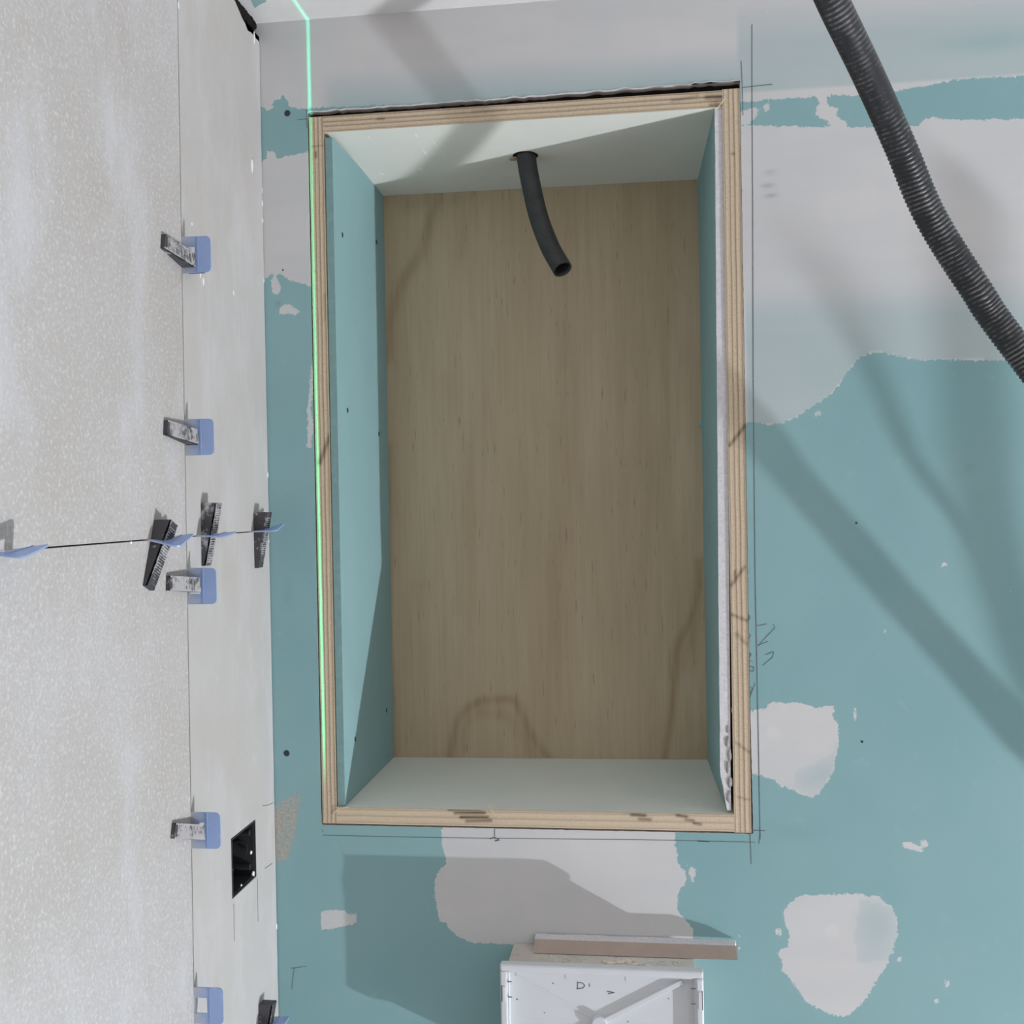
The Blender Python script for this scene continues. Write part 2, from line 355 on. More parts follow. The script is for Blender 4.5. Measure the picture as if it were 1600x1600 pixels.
# torn white paper lip along the upper cut
lip = [(HX0+(HX1-HX0)*i/150) for i in range(151)]; bm = bmesh.new(); rw = []
top_v = sorted([(V[idx[i, iz1]][0], V[idx[i, iz1]][2]) for i in range(ix0, ix1+1)])
tx = [t[0] for t in top_v]; tz = [t[1] for t in top_v]
for x in lip:
    z = float(np.interp(x, tx, tz)); hh = .0007+.0016*max(0, snoise(x*55, 21)+.15)+.0012*max(0, snoise(x*160, 11))
    rw.append([bm.verts.new((x, -.0001, z-.0002)), bm.verts.new((x, -.0009, z-.0001)), bm.verts.new((x, -.0002, z+hh))])
for a, b2 in zip(rw, rw[1:]):
    for k in range(2): bm.faces.new([a[k], b2[k], b2[k+1], a[k+1]])
from_bm('torn_paper_lip', bm, m_scuff2, wall)
# screws and pencil marks on the wall
def disc(name, centre, r, normal, mat, parent, depth=.0006, n=18, sx=1.0):
    bm = bmesh.new(); nrm = Vector(normal).normalized()
    bmesh.ops.create_cone(bm, cap_ends=True, segments=n, radius1=r, radius2=r*.86, depth=depth)
    rot = nrm.to_track_quat('Z', 'Y').to_matrix().to_4x4()
    bmesh.ops.transform(bm, matrix=Matrix.Translation(Vector(centre))@rot@Matrix.Diagonal((sx, 1, 1, 1)), verts=bm.verts)
    return from_bm(name, bm, mat, parent)
for q_ in ((449, 177, .0040), (448, 1177, .0040), (442, 422, .0011), (1338, 817, .0014), (1347, 1159, .0015), (1301, 1455, 0)):
    if q_[2] > 0: c = B(q_[0], q_[1]); disc('drywall_screw', (c[0], -.0002, c[2]), q_[2], (0, -1, 0), m_screw, wall)
def strokes(name, lines, parent, y=-.00035, wdt=.0009, mat=None):
    bm = bmesh.new()
    for ln in lines:
        ww = wdt*(ln[0] if isinstance(ln[0], (int, float)) else 1); pts = ln[1:] if isinstance(ln[0], (int, float)) else ln
        pts = [B(*p) for p in pts]
        for a, b2 in zip(pts, pts[1:]):
            d = np.array([b2[0]-a[0], b2[2]-a[2]]); n = np.array([-d[1], d[0]])/(np.linalg.norm(d)+1e-9)*ww/2
            q_ = [(a[0]-n[0], a[2]-n[1]), (b2[0]-n[0], b2[2]-n[1]), (b2[0]+n[0], b2[2]+n[1]), (a[0]+n[0], a[2]+n[1])]
            bm_hexa(bm, [(x, y, z) for x, z in q_]+[(x, -.00002, z) for x, z in q_])
    return from_bm(name, bm, mat or m_pencil, parent)
strokes('pencil_line', [
    [(1175,38),(1175,140),(1176,300),(1177,600),(1180,900),(1184,1100),(1188,1312)], [.8,(1158,95),(1160,140),(1161,180)], [.9,(1160,137),(1185,134),(1207,132)],
    [.6,(505,1305),(640,1308),(780,1310)], [.6,(780,1310),(1000,1312),(1180,1316)], [1.3,(1090,1314),(1108,1315)], [.8,(1172,1300),(1174,1350)], [.9,(1166,1297),(1196,1298)],
    [.8,(465,187),(480,186)], [.8,(479,170),(480,200)], [1,(773,1293),(773,1307)], [.7,(503,1296),(505,1300)], [.8,(1188,1302),(1186,1318)], [.5,(460,1512),(456,1545)],[.5,(455,1513),(478,1510)],
    [.8,(430,1256),(412,1259)]], wall)
strokes('pencil_scribble', [
    [.8,(1171,961),(1172,967),(1167,970)], [.8,(1168,988),(1173,992),(1171,997),(1167,994)], [.8,(1168,1018),(1174,1022),(1169,1030),(1176,1034)], [1,(1169,1041),(1178,1042),(1177,1049),(1170,1048)], [.7,(1168,1070),(1176,1076),(1168,1092)], [.6,(1180,1068),(1170,1095)],
    [.8,(1184,978),(1198,975)], [.6,(1208,975),(1211,981),(1192,1001),(1184,1010)], [.6,(1186,1008),(1200,1002)], [.7,(1196,1023),(1209,1018),(1207,1027),(1192,1040)],
    [1,(765,1311),(772,1308),(780,1311),(773,1314),(781,1313)]], wall)

# ------------------------------------------------------------------ ceiling, floor, left wall backing
bm = bmesh.new(); bm_box(bm, LX-.02, 1.7, -2.0, .03, CEIL, CEIL+.02); ceil = from_bm('ceiling', bm, m_ceil); tag(ceil, kind='structure')
bm = bmesh.new(); bm_box(bm, LX-.05, 4, -4, .3, -.36, -.30); tag(from_bm('floor', bm, m_floor), kind='structure')
SY0, SY1, SZ0, SZ1 = -.1415, -.0675, 1.2640, 1.3315     # socket cut-out
def plate(name, x0, x1, ys, zs_, hole, mat, parent=None, jag=None):
    """slab between x0 (face towards the room) and x1, with an optional rectangular hole given by (iy,iz) cell"""
    bm = bmesh.new(); g = {}
    for s, x in enumerate((x0, x1)):
        for i, y in enumerate(ys):
            for k, z in enumerate(zs_):
                p = (x, y, z)
                if jag: p = jag(i, k, p)
                g[s, i, k] = bm.verts.new(p)
    ny, nz_ = len(ys)-1, len(zs_)-1
    solid = lambda i, k: 0 <= i < ny and 0 <= k < nz_ and (i, k) != hole
    for i in range(ny):
        for k in range(nz_):
            if not solid(i, k): continue
            bm.faces.new([g[0, i, k], g[0, i+1, k], g[0, i+1, k+1], g[0, i, k+1]])
            bm.faces.new([g[1, i, k+1], g[1, i+1, k+1], g[1, i+1, k], g[1, i, k]])
            for (di, dk, a, b2) in ((-1, 0, (i, k), (i, k+1)), (1, 0, (i+1, k), (i+1, k+1)), (0, -1, (i, k), (i+1, k)), (0, 1, (i, k+1), (i+1, k+1))):
                if not solid(i+di, k+dk): bm.faces.new([g[0, a[0], a[1]], g[0, b2[0], b2[1]], g[1, b2[0], b2[1]], g[1, a[0], a[1]]])
    return from_bm(name, bm, mat, parent)
m_adh = plain('tile_adhesive', (.16, .14, .125), .95, .2, 60, .1)
wl = plate('wall_left', LX-.0115, LX-.08, [-2.2, SY0-.002, SY1+.002, .02], [-.3, SZ0-.002, SZ1+.002, CEIL+.02], (1, 1), m_adh); tag(wl, kind='structure')
JZ = 1.6715; J0 = -.2366; g_ = .0006; TX0, TX1 = LX, LX-.0095
def vj(z): return -.2366-(2.22-z)*.0092          # the vertical joint is not quite plumb
def jag(i, k, p): return p
zt = [JZ+g_, 1.9, 2.25, CEIL+.02]
def sl(side):
    def f(i, k, p):
        if side == 'L' and i == 1: return (p[0], vj(p[2])-g_, p[2])
        if side == 'R' and i == 0: return (p[0], vj(p[2])+g_, p[2])
        return p
    return f
def tile_h(y): return (y+.2366)*.0
m2 = bevel
t1 = plate('wall_tile', TX0, TX1, [-1.4, J0], [JZ+g_, CEIL-.002], None, m_tile, wl, sl('L')); bevel(t1, .0006)
ys_ = [J0]+[J0+.006+(-.0010-J0-.006)*i/24 for i in range(25)]
def jagR(i, k, p):
    x, y, z = p
    if i == 0: y = vj(z)+g_
    if i == len(ys_)-1: y += .0010*snoise(z*40, 1)+.0008*snoise(z*140, 4)-.0002
    if k == len(zR)-1: z += .004*snoise(y*90, 8)-.018*max(0, min(1, (y+.085)/.04)) - .004
    return (x, y, z)
zR = [JZ+g_]+[JZ+g_+(CEIL-.002-JZ-g_)*i/40 for i in range(1, 41)]
t2 = plate('wall_tile', TX0, TX1, ys_, zR, None, m_tile_dust, wl, jagR)
t3 = plate('wall_tile', TX0, TX1, [-1.4, J0-.009], [.9, JZ-g_], None, m_tile, wl, sl('L')); bevel(t3, .0006)
ysl = [J0, SY0]+[SY1]+[SY1+(-.0012-SY1)*i/6 for i in range(1, 7)]
zL = [.9+(SZ0-.9)*i/20 for i in range(21)]+[SZ1+(JZ-g_-SZ1)*i/22 for i in range(23)]
def jagL(i, k, p):
    x, y, z = p
    if i == 0: y = vj(z)+.0008
    if i == len(ysl)-1: y += .0008*snoise(z*40, 1)+.0007*snoise(z*140, 4)-.0002
    return (x, y, z)
t4 = plate('wall_tile', TX0, TX1, ysl, zL, (1, 20), m_tile_dust, wl, jagL)
# chipped plaster bead in the tile/drywall corner
def tube(bm, pts, rads, n=10, cap=True):
    pts = [Vector(p) for p in pts]; rings = []; up = None
    for i, p in enumerate(pts):
        t = (pts[min(i+1, len(pts)-1)]-pts[max(i-1, 0)]).normalized()
        if up is None: up = t.orthogonal().normalized()
        up = (up-t*up.dot(t)).normalized(); bi = t.cross(up)
        r = rads[i] if isinstance(rads, (list, tuple)) else rads
        rings.append([bm.verts.new(p+(up*math.cos(2*math.pi*k/n)+bi*math.sin(2*math.pi*k/n))*r) for k in range(n)])
    for a, b2 in zip(rings, rings[1:]):
        for k in range(n): bm.faces.new([a[k], a[(k+1) % n], b2[(k+1) % n], b2[k]])
    if cap: bm.faces.new(rings[0][::-1]); bm.faces.new(rings[-1])
    return rings
def spline(pts, n):
    pts = [np.array(p, float) for p in pts]; out_ = []
    P4 = [2*pts[0]-pts[1]]+pts+[2*pts[-1]-pts[-2]]
    for i in range(1, len(P4)-2):
        for j in range(n):
            t = j/n; a, b2, c, d = P4[i-1:i+3]
            out_.append(.5*((2*b2)+(c-a)*t+(2*a-5*b2+4*c-d)*t*t+(3*b2-a-3*c+d)*t**3))
    return out_+[P4[-2]]
def blobmesh(bm, c, r, sq=(1, 1, 1), seed=0, lump=.3, sub=2):
    res = bmesh.ops.create_icosphere(bm, subdivisions=sub, radius=1)
    for v in res['verts']:
        k = 1+lump*snoise(v.co.x*1.4+seed*3.1, v.co.y*1.4, v.co.z*1.4+seed)
        v.co = Vector((c[0]+v.co.x*r*sq[0]*k, c[1]+v.co.y*r*sq[1]*k, c[2]+v.co.z*r*sq[2]*k))
for j, (px, py, r_) in enumerate([(391,50,.002),(390,56,.0015),(412,300,.0012),(412,320,.0015),(420,742,.0015),(415,440,.0012),(424,845,.0009),(430,1452,.0014),(411,345,.0012)]):
    bm = bmesh.new(); p = L(min(px, 428), py); blobmesh(bm, (LX+.0004, -.0030 if py > 100 else -.02, p[2]), r_, (.6, .8, 2.8), j)
    from_bm('plaster_chip', bm, m_scuff, wl, True)
for j, (px, py, r_, s) in enumerate([(394,258,.0030,3.2),(279,8,.0016,3),(318,440,.0022,2),(313,430,.0016,2),(205,848,.0016,1),(365,458,.0016,2),(300,350,.0012,1.5)]):
    bm = bmesh.new(); p = L(px, py); blobmesh(bm, (LX, p[1], p[2]), r_, (.12, 1, s), j+20)
    from_bm('plaster_smear', bm, m_scuff, wl, True)
# black lumps standing in for the gap's shade over the ragged tile end, torn green paper on the ceiling corner
bm = bmesh.new()
for j in range(9): blobmesh(bm, (LX-.004, -.075+j*.008, CEIL-.006), .007, (.5, 1, 1), j+50)
from_bm('gap_shade_lump', bm, m_gap, wl, True)
bm = bmesh.new(); cc = [Zp(*p, CEIL) for p in ((386,-12),(398,12),(405,7),(416,2),(412,-12))]
vs = [bm.verts.new((p[0], p[1], CEIL-.0006)) for p in cc]; vt = [bm.verts.new((p[0], p[1], CEIL)) for p in cc]; bm.faces.new(vs); bm.faces.new(vt[::-1])
for j in range(5): bm.faces.new([vs[j], vs[(j+1) % 5], vt[(j+1) % 5], vt[j]])
from_bm('green_paper_edge', bm, m_teal_in, ceil)

# pencil marks on the tile
def lstrokes(name, lines, parent, wdt=.0007):
    bm = bmesh.new()
    for pts in lines:
        pts = [L(*p) for p in pts]
        for a, b2 in zip(pts, pts[1:]):
            d = np.array([b2[1]-a[1], b2[2]-a[2]]); n = np.array([-d[1], d[0]])/(np.linalg.norm(d)+1e-9)*wdt/2
            q_ = [(a[1]-n[0], a[2]-n[1]), (b2[1]-n[0], b2[2]-n[1]), (b2[1]+n[0], b2[2]+n[1]), (a[1]+n[0], a[2]+n[1])]
            bm_hexa(bm, [(LX+.0003, y, z) for y, z in q_]+[(LX, y, z) for y, z in q_])
    return from_bm(name, bm, m_pencil, parent)
lstrokes('pencil_mark', [[(410,1259),(419,1258),(427,1254)], [(402,1372),(403,1440)], [(365,1412),(366,1470)], [(414,1357),(425,1349)]], wl)

# ------------------------------------------------------------------ socket box in the left wall
sb = empty('socket_box', (LX, (SY0+SY1)/2, SZ0)); tag(sb, 'empty black plastic socket box sunk in the left tiled wall, lower right tile', 'socket box')
def loc(o): # keep world position of a child of an empty
    o.matrix_parent_inverse = Matrix.Translation(-o.parent.location); return o
y0, y1, z0, z1 = SY0+.0018, SY1-.0018, SZ0+.0016, SZ1-.0016
bm = bmesh.new(); t_ = .0018; xb = LX-.046
bm_box(bm, xb, LX-.001, y0, y0+t_, z0, z1); bm_box(bm, xb, LX-.001, y1-t_, y1, z0, z1)
bm_box(bm, xb, LX-.001, y0+t_, y1-t_, z0, z0+t_); bm_box(bm, xb, LX-.001, y0+t_, y1-t_, z1-t_, z1); bm_box(bm, xb-.002, xb, y0, y1, z0, z1)
loc(from_bm('box_body', bm, m_black, sb))
bm = bmesh.new()
for (ya, yb, za, zb) in ((y0-.001, y1+.001, z1-.0005, z1+.0012), (y0-.001, y1+.001, z0-.0012, z0+.0005), (y0-.0012, y0+.0008, z0, z1), (y1-.0008, y1+.0012, z0, z1)):
    bm_box(bm, LX-.003, LX+.0006, ya, yb, za, zb)
loc(from_bm('rim', bm, m_black, sb))
for zz in (z0+.012, z1-.012):
    bm = bmesh.new(); tube(bm, [(xb, y1-.006, zz), (LX-.004, y1-.006, zz)], .0035, 12); loc(from_bm('screw_post', bm, m_black, sb))
bm = bmesh.new(); tube(bm, [(LX-.018, y1-t_+.0001, (z0+z1)/2), (LX-.018, y1-t_-.002, (z0+z1)/2)], .010, 24); o = loc(from_bm('knockout', bm, m_black, sb))
for j, (yy, zz, r_) in enumerate([(y1-.003, z0+.003, .0024), (y1-.008, z0+.030, .0015), (y0+.03, z0+.002, .0013), (y0+.004, (z0+z1)/2-.003, .0015), (y0+.003, z0+.012, .0010)]):
    bm = bmesh.new(); blobmesh(bm, (LX-.002, yy, zz), r_, (.8, 1.2, 1.6), j+70, .6)
    tag(loc(from_bm('cement_splash', bm, m_scuff, sb, True)), 'white cement splash')

# ------------------------------------------------------------------ levelling wedges and clips
def wedge_mesh(mat, length=.066, thin=.0040, thick=.0170, width=.0145, pitch=.0025):
    """length along +X from the thin end, thickness along +Z (away from the wall), width along Y"""
    n = int(length*.90/pitch); prof = [(0, 0, 0), (0, thin, 0)]; x = .003; sl_ = (thick-thin)/length
    prof.append((x, thin+sl_*x, 0))
    for i in range(n):
        x0 = .003+i*pitch; prof.append((x0+pitch*.55, thin+sl_*x0+.0012, 1)); prof.append((x0+pitch*.95, thin+sl_*(x0+pitch), 0))
    prof += [(length, thick, .2), (length+.0005, thick-.001, 0), (length+.0005, .0006, 0), (length, 0, 0)]
    V = []; R = []
    for y in (-width/2, width/2):
        for x, z, r in prof: V.append((x, y, z)); R.append(r)
    n_ = len(prof); Fs = [tuple(range(n_)), tuple(range(2*n_-1, n_-1, -1))]
    for i in range(n_): j = (i+1) % n_; Fs.append((i, n_+i, n_+j, j))
    # raised side rails either side of the ribs
    me = bpy.data.meshes.new('levelling_wedge')
    for sy in (-1, 1):
        b0 = len(V); ya, yb = sorted((sy*width/2, sy*(width/2-.0014)))
        for y in (ya, yb):
            V += [(0, y, thin*.6), (length, y, thick*.9), (length, y, thick+.0006), (0, y, thin+.0006)]; R += [.6]*4
        Fs += [(b0, b0+1, b0+2, b0+3), (b0+7, b0+6, b0+5, b0+4), (b0+3, b0+2, b0+6, b0+7), (b0, b0+4, b0+5, b0+1), (b0+1, b0+5, b0+6, b0+2), (b0, b0+3, b0+7, b0+4)]
    me.from_pydata(V, [], Fs); bm = bmesh.new(); bm.from_mesh(me); bmesh.ops.recalc_face_normals(bm, faces=bm.faces); bm.to_mesh(me); bm.free()
    me.materials.append(mat); a = me.attributes.new('ridge', 'FLOAT', 'POINT'); a.data.foreach_set('value', R); return me
wm = [wedge_mesh(m) for m in m_wd]
def place_wedge(kind, thin_pt, along_pt, label, lift=.0):
    """thin end and a second point further along, both on the wall surface (y,z)"""
    o = bpy.data.objects.new('levelling_wedge', wm[kind]); C.objects.link(o)
    a = Vector((LX+.0004+lift, thin_pt[0], thin_pt[1])); d = Vector((0, along_pt[0]-thin_pt[0], along_pt[1]-thin_pt[1])).normalized()
    z = Vector((1, 0, 0)); y = z.cross(d); Mx = Matrix((d, y, z)).transposed().to_4x4(); Mx.translation = a; o.matrix_world = Mx
    tag(o, label, 'wedge', 'ribbed black plastic levelling wedges on the left wall'); return o
def clip_mesh(window=True):
    """plane XZ in local: X = along the joint direction (height of the tab), Z = away from wall, thin along Y"""
    hw, zt_, r = .0185, .0310, .0050; th = .0008
    out = [(-hw, .0)] ; 
    out = [(-hw, -.004), (-hw, zt_-r)]+[(-hw+r-r*math.cos(a), zt_-r+r*math.sin(a)) for a in (math.pi/6, math.pi/3)]+[(-hw+r, zt_), (hw-r, zt_)]+[(hw-r+r*math.sin(a), zt_-r+r*math.cos(a)) for a in (math.pi/6, math.pi/3)]+[(hw, zt_-r), (hw, -.004)]
    wx, wz0, wz1 = .0080, .0006, .0140
    inn = [(-wx, wz0), (-wx, wz1), (wx, wz1), (wx, wz0)]
    bm = bmesh.new()
    vo = [bm.verts.new((x, 0, z)) for x, z in out]; vi = [bm.verts.new((x, 0, z)) for x, z in inn]
    es = [bm.edges.new((vo[i], vo[(i+1) % len(vo)])) for i in range(len(vo))]+[bm.edges.new((vi[i], vi[(i+1) % 4])) for i in range(4)]
    bmesh.ops.triangle_fill(bm, use_beauty=True, edges=es)
    r_ = bmesh.ops.extrude_face_region(bm, geom=bm.faces[:])
    for v in [g for g in r_['geom'] if isinstance(g, bmesh.types.BMVert)]: v.co.y += th*2
    for v in bm.verts: v.co.y -= th
    for zz in (.0168,): bm_box(bm, -hw+.0005, hw-.0005, -th-.0007, th+.0007, zz, zz+.0010)
    bmesh.ops.subdivide_edges(bm, edges=[e_ for e_ in bm.edges if e_.calc_length() > .01], cuts=3)
    bmesh.ops.recalc_face_normals(bm, faces=bm.faces)
    me = bpy.data.meshes.new('levelling_clip'); bm.to_mesh(me); bm.free(); me.materials.append(m_clip)
    a = me.attributes.new('near_wall', 'FLOAT', 'POINT'); a.data.foreach_set('value', [max(0, min(1, (.010-v.co.z)/.006)) for v in me.vertices]); return me
cmesh = clip_mesh()
def place_clip(y, z, vertical, label, tilt=0, twist=0):
    me = cmesh
    if twist:                                # a tab twisted towards its free end
        me = cmesh.copy()
        for v in me.vertices:
            a = twist*max(0, v.co.z)/.031; x_, y_ = v.co.x, v.co.y
            v.co.x = x_*math.cos(a)-y_*math.sin(a); v.co.y = x_*math.sin(a)+y_*math.cos(a)
    o = bpy.data.objects.new('levelling_clip', me); C.objects.link(o)
    ax = Vector((0, 0, 1)) if vertical else Vector((0, 1, 0)); zz = Vector((1, 0, 0)); yy = zz.cross(ax)
    Mx = Matrix((ax, yy, zz)).transposed().to_4x4()
    Mx = Matrix.Translation((LX, y, z))@Matrix.Rotation(tilt, 4, 'Y' if not vertical else 'Z')@Mx
    o.matrix_world = Mx; tag(o, label, 'tile levelling clip', 'blue plastic levelling clips standing out of the tile joints'); return o
# vertical joint: (tab centre height from photo row), wedge thin end towards the viewer
def vclip(py, label, px=292): p = L(px, py); place_clip(vj(p[2]), p[2], True, label); return p[2]
zc1 = vclip(403, 'blue levelling clip on the vertical joint, topmost, behind the crooked wedge')
zc2 = vclip(684, 'blue levelling clip on the vertical joint, just above the horizontal joint')
zc3 = vclip(916, 'blue levelling clip on the vertical joint, just below the horizontal joint')
zc4 = vclip(1302, 'blue levelling clip on the vertical joint, left of the black socket box')
zc5 = vclip(1583, 'blue levelling clip with an empty window at the bottom edge, no wedge in it')
def yz(p): return (p[1], p[2])
place_wedge(1, yz(L(251,377)), yz(L(287,410)), 'crooked levelling wedge tilted upwards through the topmost blue clip')
place_wedge(1, yz(L(255,668)), yz(L(291,684)), 'cement-tipped levelling wedge lying level in the blue clip above the horizontal joint')
place_wedge(2, yz(L(259,911)), yz(L(294,914)), 'whitish levelling wedge lying level in the blue clip just below the horizontal joint')
place_wedge(2, yz(L(267,1298)), yz(L(301,1300)), 'cement-smeared levelling wedge lying level, left of the socket box')
# horizontal joint: wedges stand upright, thick end up
place_wedge(0, yz(L(228,919)), yz(L(247,809)), 'dark levelling wedge leaning left, largest of three upright on the horizontal joint')
place_wedge(2, yz(L(319,884)), yz(L(318,796)), 'light grey dusty levelling wedge, middle of three upright on the horizontal joint')
place_wedge(0, yz(L(401,887)), yz(L(399,798)), 'dark levelling wedge nearest the room corner on the horizontal joint')
place_wedge(1, yz(L(407,1655)), yz(L(407,1568)), 'levelling wedge at the bottom edge by the room corner, mostly out of frame')
place_clip(L(243,845)[1]+.002, JZ, False, 'blue clip seen edge-on through the leaning dark wedge', .05, .32)
place_clip(L(318,840)[1], JZ, False, 'blue clip seen edge-on through the light dusty wedge', -.03, .12)
place_clip(L(400,832)[1]+.002, JZ, False, 'blue clip seen edge-on sticking out over the green wall, by the corner wedge', -.16, .25)
place_clip(L(-4,858)[1], JZ, False, 'blue clip seen edge-on at the left edge of the photo', .0, .22)
place_clip(L(407,1600)[1]+.0, L(407,1602)[2], False, 'blue clip by the bottom edge in the room corner wedge', -.12)

# ------------------------------------------------------------------ the niche
niche = empty('niche_box', (-.15, 0, 1.309)); tag(niche, 'tall plywood niche box lined with green drywall, set in the back wall', 'wall niche')
def board(name, x0, x1, z0, z1, depth, vertical, mat, burns=(), y0=-.0006):
    st = .0018; nx_ = max(2, int((x1-x0)/st)); nz_ = max(2, int((z1-z0)/st))
    V = []; A = []; Bn = []
    for i in range(nx_+1):
        for k in range(nz_+1):
            x = x0+(x1-x0)*i/nx_; z = z0+(z1-z0)*k/nz_; V.append((x, y0, z)); A.append((i/nx_) if vertical else (k/nz_))
    P_ = np.array([[v[0], v[2]] for v in V]); bn = np.zeros(len(V))
    for (pa, pb, wd, st_) in burns:
        a, b2 = B(*pa), B(*pb); d = segdist(P_, np.array([[a[0], a[2]], [b2[0], b2[2]]]), False); bn = np.maximum(bn, st_*np.exp(-(d/(wd*.00077))**2))
    Fs = [(i*(nz_+1)+k, (i+1)*(nz_+1)+k, (i+1)*(nz_+1)+k+1, i*(nz_+1)+k+1) for i in range(nx_) for k in range(nz_)]; fm = [0]*len(Fs)
    b0 = len(V); V += [(x, y, z) for y in (y0, depth) for (x, z) in ((x0, z0), (x1, z0), (x1, z1), (x0, z1))]
    for j in range(4): Fs.append((b0+j, b0+4+j, b0+4+(j+1) % 4, b0+(j+1) % 4)); fm.append(1)
    Fs.append((b0+4, b0+7, b0+6, b0+5)); fm.append(1)
    o = mesh(name, V, Fs, None, niche, mats=[mat, m_plyside], fm=fm)
    attr(o, 'across', A+[0]*8); attr(o, 'burn', list(bn)+[0]*8); return loc(o)
X0, X1, Z0, Z1 = -.4112, .1085, 1.3085, 2.1785; tp = .0178
board('plywood_side', X0, X0+tp, Z0, Z1, .245, True, m_ply, [((500,723),(516,680),4,.8),((494,238),(494,246),2,.9),((488,229),(508,227),1.2,.7),((507,460),(508,500),2,.4)])
board('plywood_side', X1-.0200, X1, Z0-.001, Z1+.001, .245, True, m_ply, [((1140,696),(1165,664),3,.8),((1142,915),(1163,886),3,.7),((1148,892),(1148,910),2,.8),((1130,955),(1168,970),2.5,.7),((1150,990),(1166,1006),3,.5),((1152,1245),(1172,1250),1.5,.5),((1144,240),(1146,241),2,.9),((1150,1160),(1172,1176),2,.6)])
board('plywood_top', X0+tp, X1-.0200, Z1-.0195, Z1, .245, False, m_ply, [((1105,152),(1130,152),5,.8),((590,186),(600,186),2,.7),((1110,164),(1130,163),3,.8),((1050,158),(1090,150),3,.5),((740,174),(790,171),3,.35)])
bb = [((702+i*9, 1264+i*6.2), (752+i*5, 1264+i*6.0), 2.6, 1.0) for i in range(4)]+[((975+i*12, 1267+i*6), (1000+i*8, 1268+i*6), 2.6, .9) for i in range(3)]+[((1045+i*13, 1268+i*6), (1062+i*11, 1270+i*6), 2.2, .9) for i in range(4)]
board('plywood_bottom', X0+tp, X1-.0200, Z0, Z0+.0200, .245, False, m_ply2, bb)
m_fibre = plain('pale_wood_fibre', (.78, .68, .50))
for pp in ([B(764,1257,-.001), B(767,1266,-.003), B(774,1273,-.003), B(783,1277,-.001)], [B(1120,170,-.001), B(1128,160,-.003), B(1132,154,-.001)], [B(520,1272,-.001), B(530,1263,-.003), B(545,1261,-.001)]):
    bm = bmesh.new(); tube(bm, pp, .0005, 6); loc(from_bm('wood_splinter', bm, m_fibre, niche))
# back panel with grain figure
bx0, bx1, bz0, bz1, yb = -.392, .092, 1.328, 2.160, .2400
st = .004; nx_ = int((bx1-bx0)/st); nz_ = int((bz1-bz0)/st)
V = [(bx0+(bx1-bx0)*i/nx_, yb, bz0+(bz1-bz0)*k/nz_) for i in range(nx_+1) for k in range(nz_+1)]
Fs = [(i*(nz_+1)+k, (i+1)*(nz_+1)+k, (i+1)*(nz_+1)+k+1, i*(nz_+1)+k+1) for i in range(nx_) for k in range(nz_)]
P_ = np.array([[v[0], v[2]] for v in V]); fg = np.zeros(len(V))
def bp(pts): return np.array([[B(*p, yb)[0], B(*p, yb)[2]] for p in pts])
wob = np.array([[.004*snoise(p[0]*30, p[1]*12), .004*snoise(p[0]*20, p[1]*14, 5)] for p in P_])
for pts, wd, s in [([(688,300),(670,350),(655,400),(632,440),(612,490),(604,560)], 11, .50),
                   ([(702,1190),(706,1160),(716,1125),(735,1105),(765,1092),(800,1092),(815,1115),(830,1150),(862,1190)], 8, .55),
                   ([(712,1180),(735,1120),(770,1112),(800,1125),(840,1185)], 14, .30),
                   ([(1096,880),(1090,930),(1072,980),(1058,1020),(1052,1080),(1045,1140),(1040,1190)], 7, .6),
                   ([(1094,920),(1080,990),(1068,1040)], 14, .40), ([(606,700),(608,1000),(616,1190)], 8, .40), ([(640,320),(660,315),(700,312),(740,306)], 12, .25),
                   ([(745,300),(735,330),(720,400)], 10, .18), ([(1030,300),(1036,500),(1030,800)], 14, .16), ([(880,300),(890,700),(870,1000),(890,1180)], 20, .14), ([(700,600),(735,760),(720,950)], 16, .14)]:
    d = segdist(P_+wob, np.array([q_[:2] for q_ in spline([(*q_, 0) for q_ in bp(pts)], 6)]), False)*1100; fg = np.maximum(fg, s*np.exp(-(d/wd)**2))
bpn = mesh('back_panel', V, Fs, m_back, niche); attr(bpn, 'figure', fg); loc(bpn)
# linings: each a board with its own thickness
def lining(name, fr, bk, thick, mat, edge_mat=None):
    """fr, bk: the two ends (a,b) of the visible face at the front and at the back; thick: vector away from the niche"""
    a, b2 = map(Vector, fr); c, d = map(Vector, bk); t = Vector(thick)
    n = 60; V = []; Fs = []; fm = []
    for i in range(n+1):
        s = i/n; V += [a.lerp(b2, s), c.lerp(d, s), c.lerp(d, s)+t, a.lerp(b2, s)+t]
    for i in range(n):
        for j in range(4): Fs.append((4*i+j, 4*i+(j+1) % 4, 4*i+4+(j+1) % 4, 4*i+4+j)); fm.append(1 if j == 3 else 0)
    Fs += [(0, 3, 2, 1), (4*n, 4*n+1, 4*n+2, 4*n+3)]; fm += [1, 1]
    o = mesh(name, V, Fs, None, niche, mats=[mat, edge_mat or mat], fm=fm); return loc(o)
lt = lining('lining_left', [(-.3830, .0015, 1.3300), (-.3830, .0015, 2.1530)], [(-.3785, .2395, 1.3300), (-.3785, .2395, 2.1530)], (-.0092, 0, 0), m_teal_in, m_teal_edge)
lr = lining('lining_right', [(.0728, .0015, 1.3330), (.0798, .0015, 2.1590)], [(.0695, .2395, 1.3330), (.0695, .2395, 2.1560)], (.0125, 0, 0), m_teal_in, m_gyp)
lining('lining_top', [(-.3930, .0005, 2.1588), (.0885, .0005, 2.1588)], [(-.3920, .2395, 2.1468), (.0885, .2395, 2.1455)], (0, 0, .0003), m_pale)
lining('lining_bottom', [(-.3930, .0010, 1.3290), (.0885, .0010, 1.3290)], [(-.3920, .2395, 1.3345), (.0885, .2395, 1.3365)], (0, 0, -.0010), m_pale)
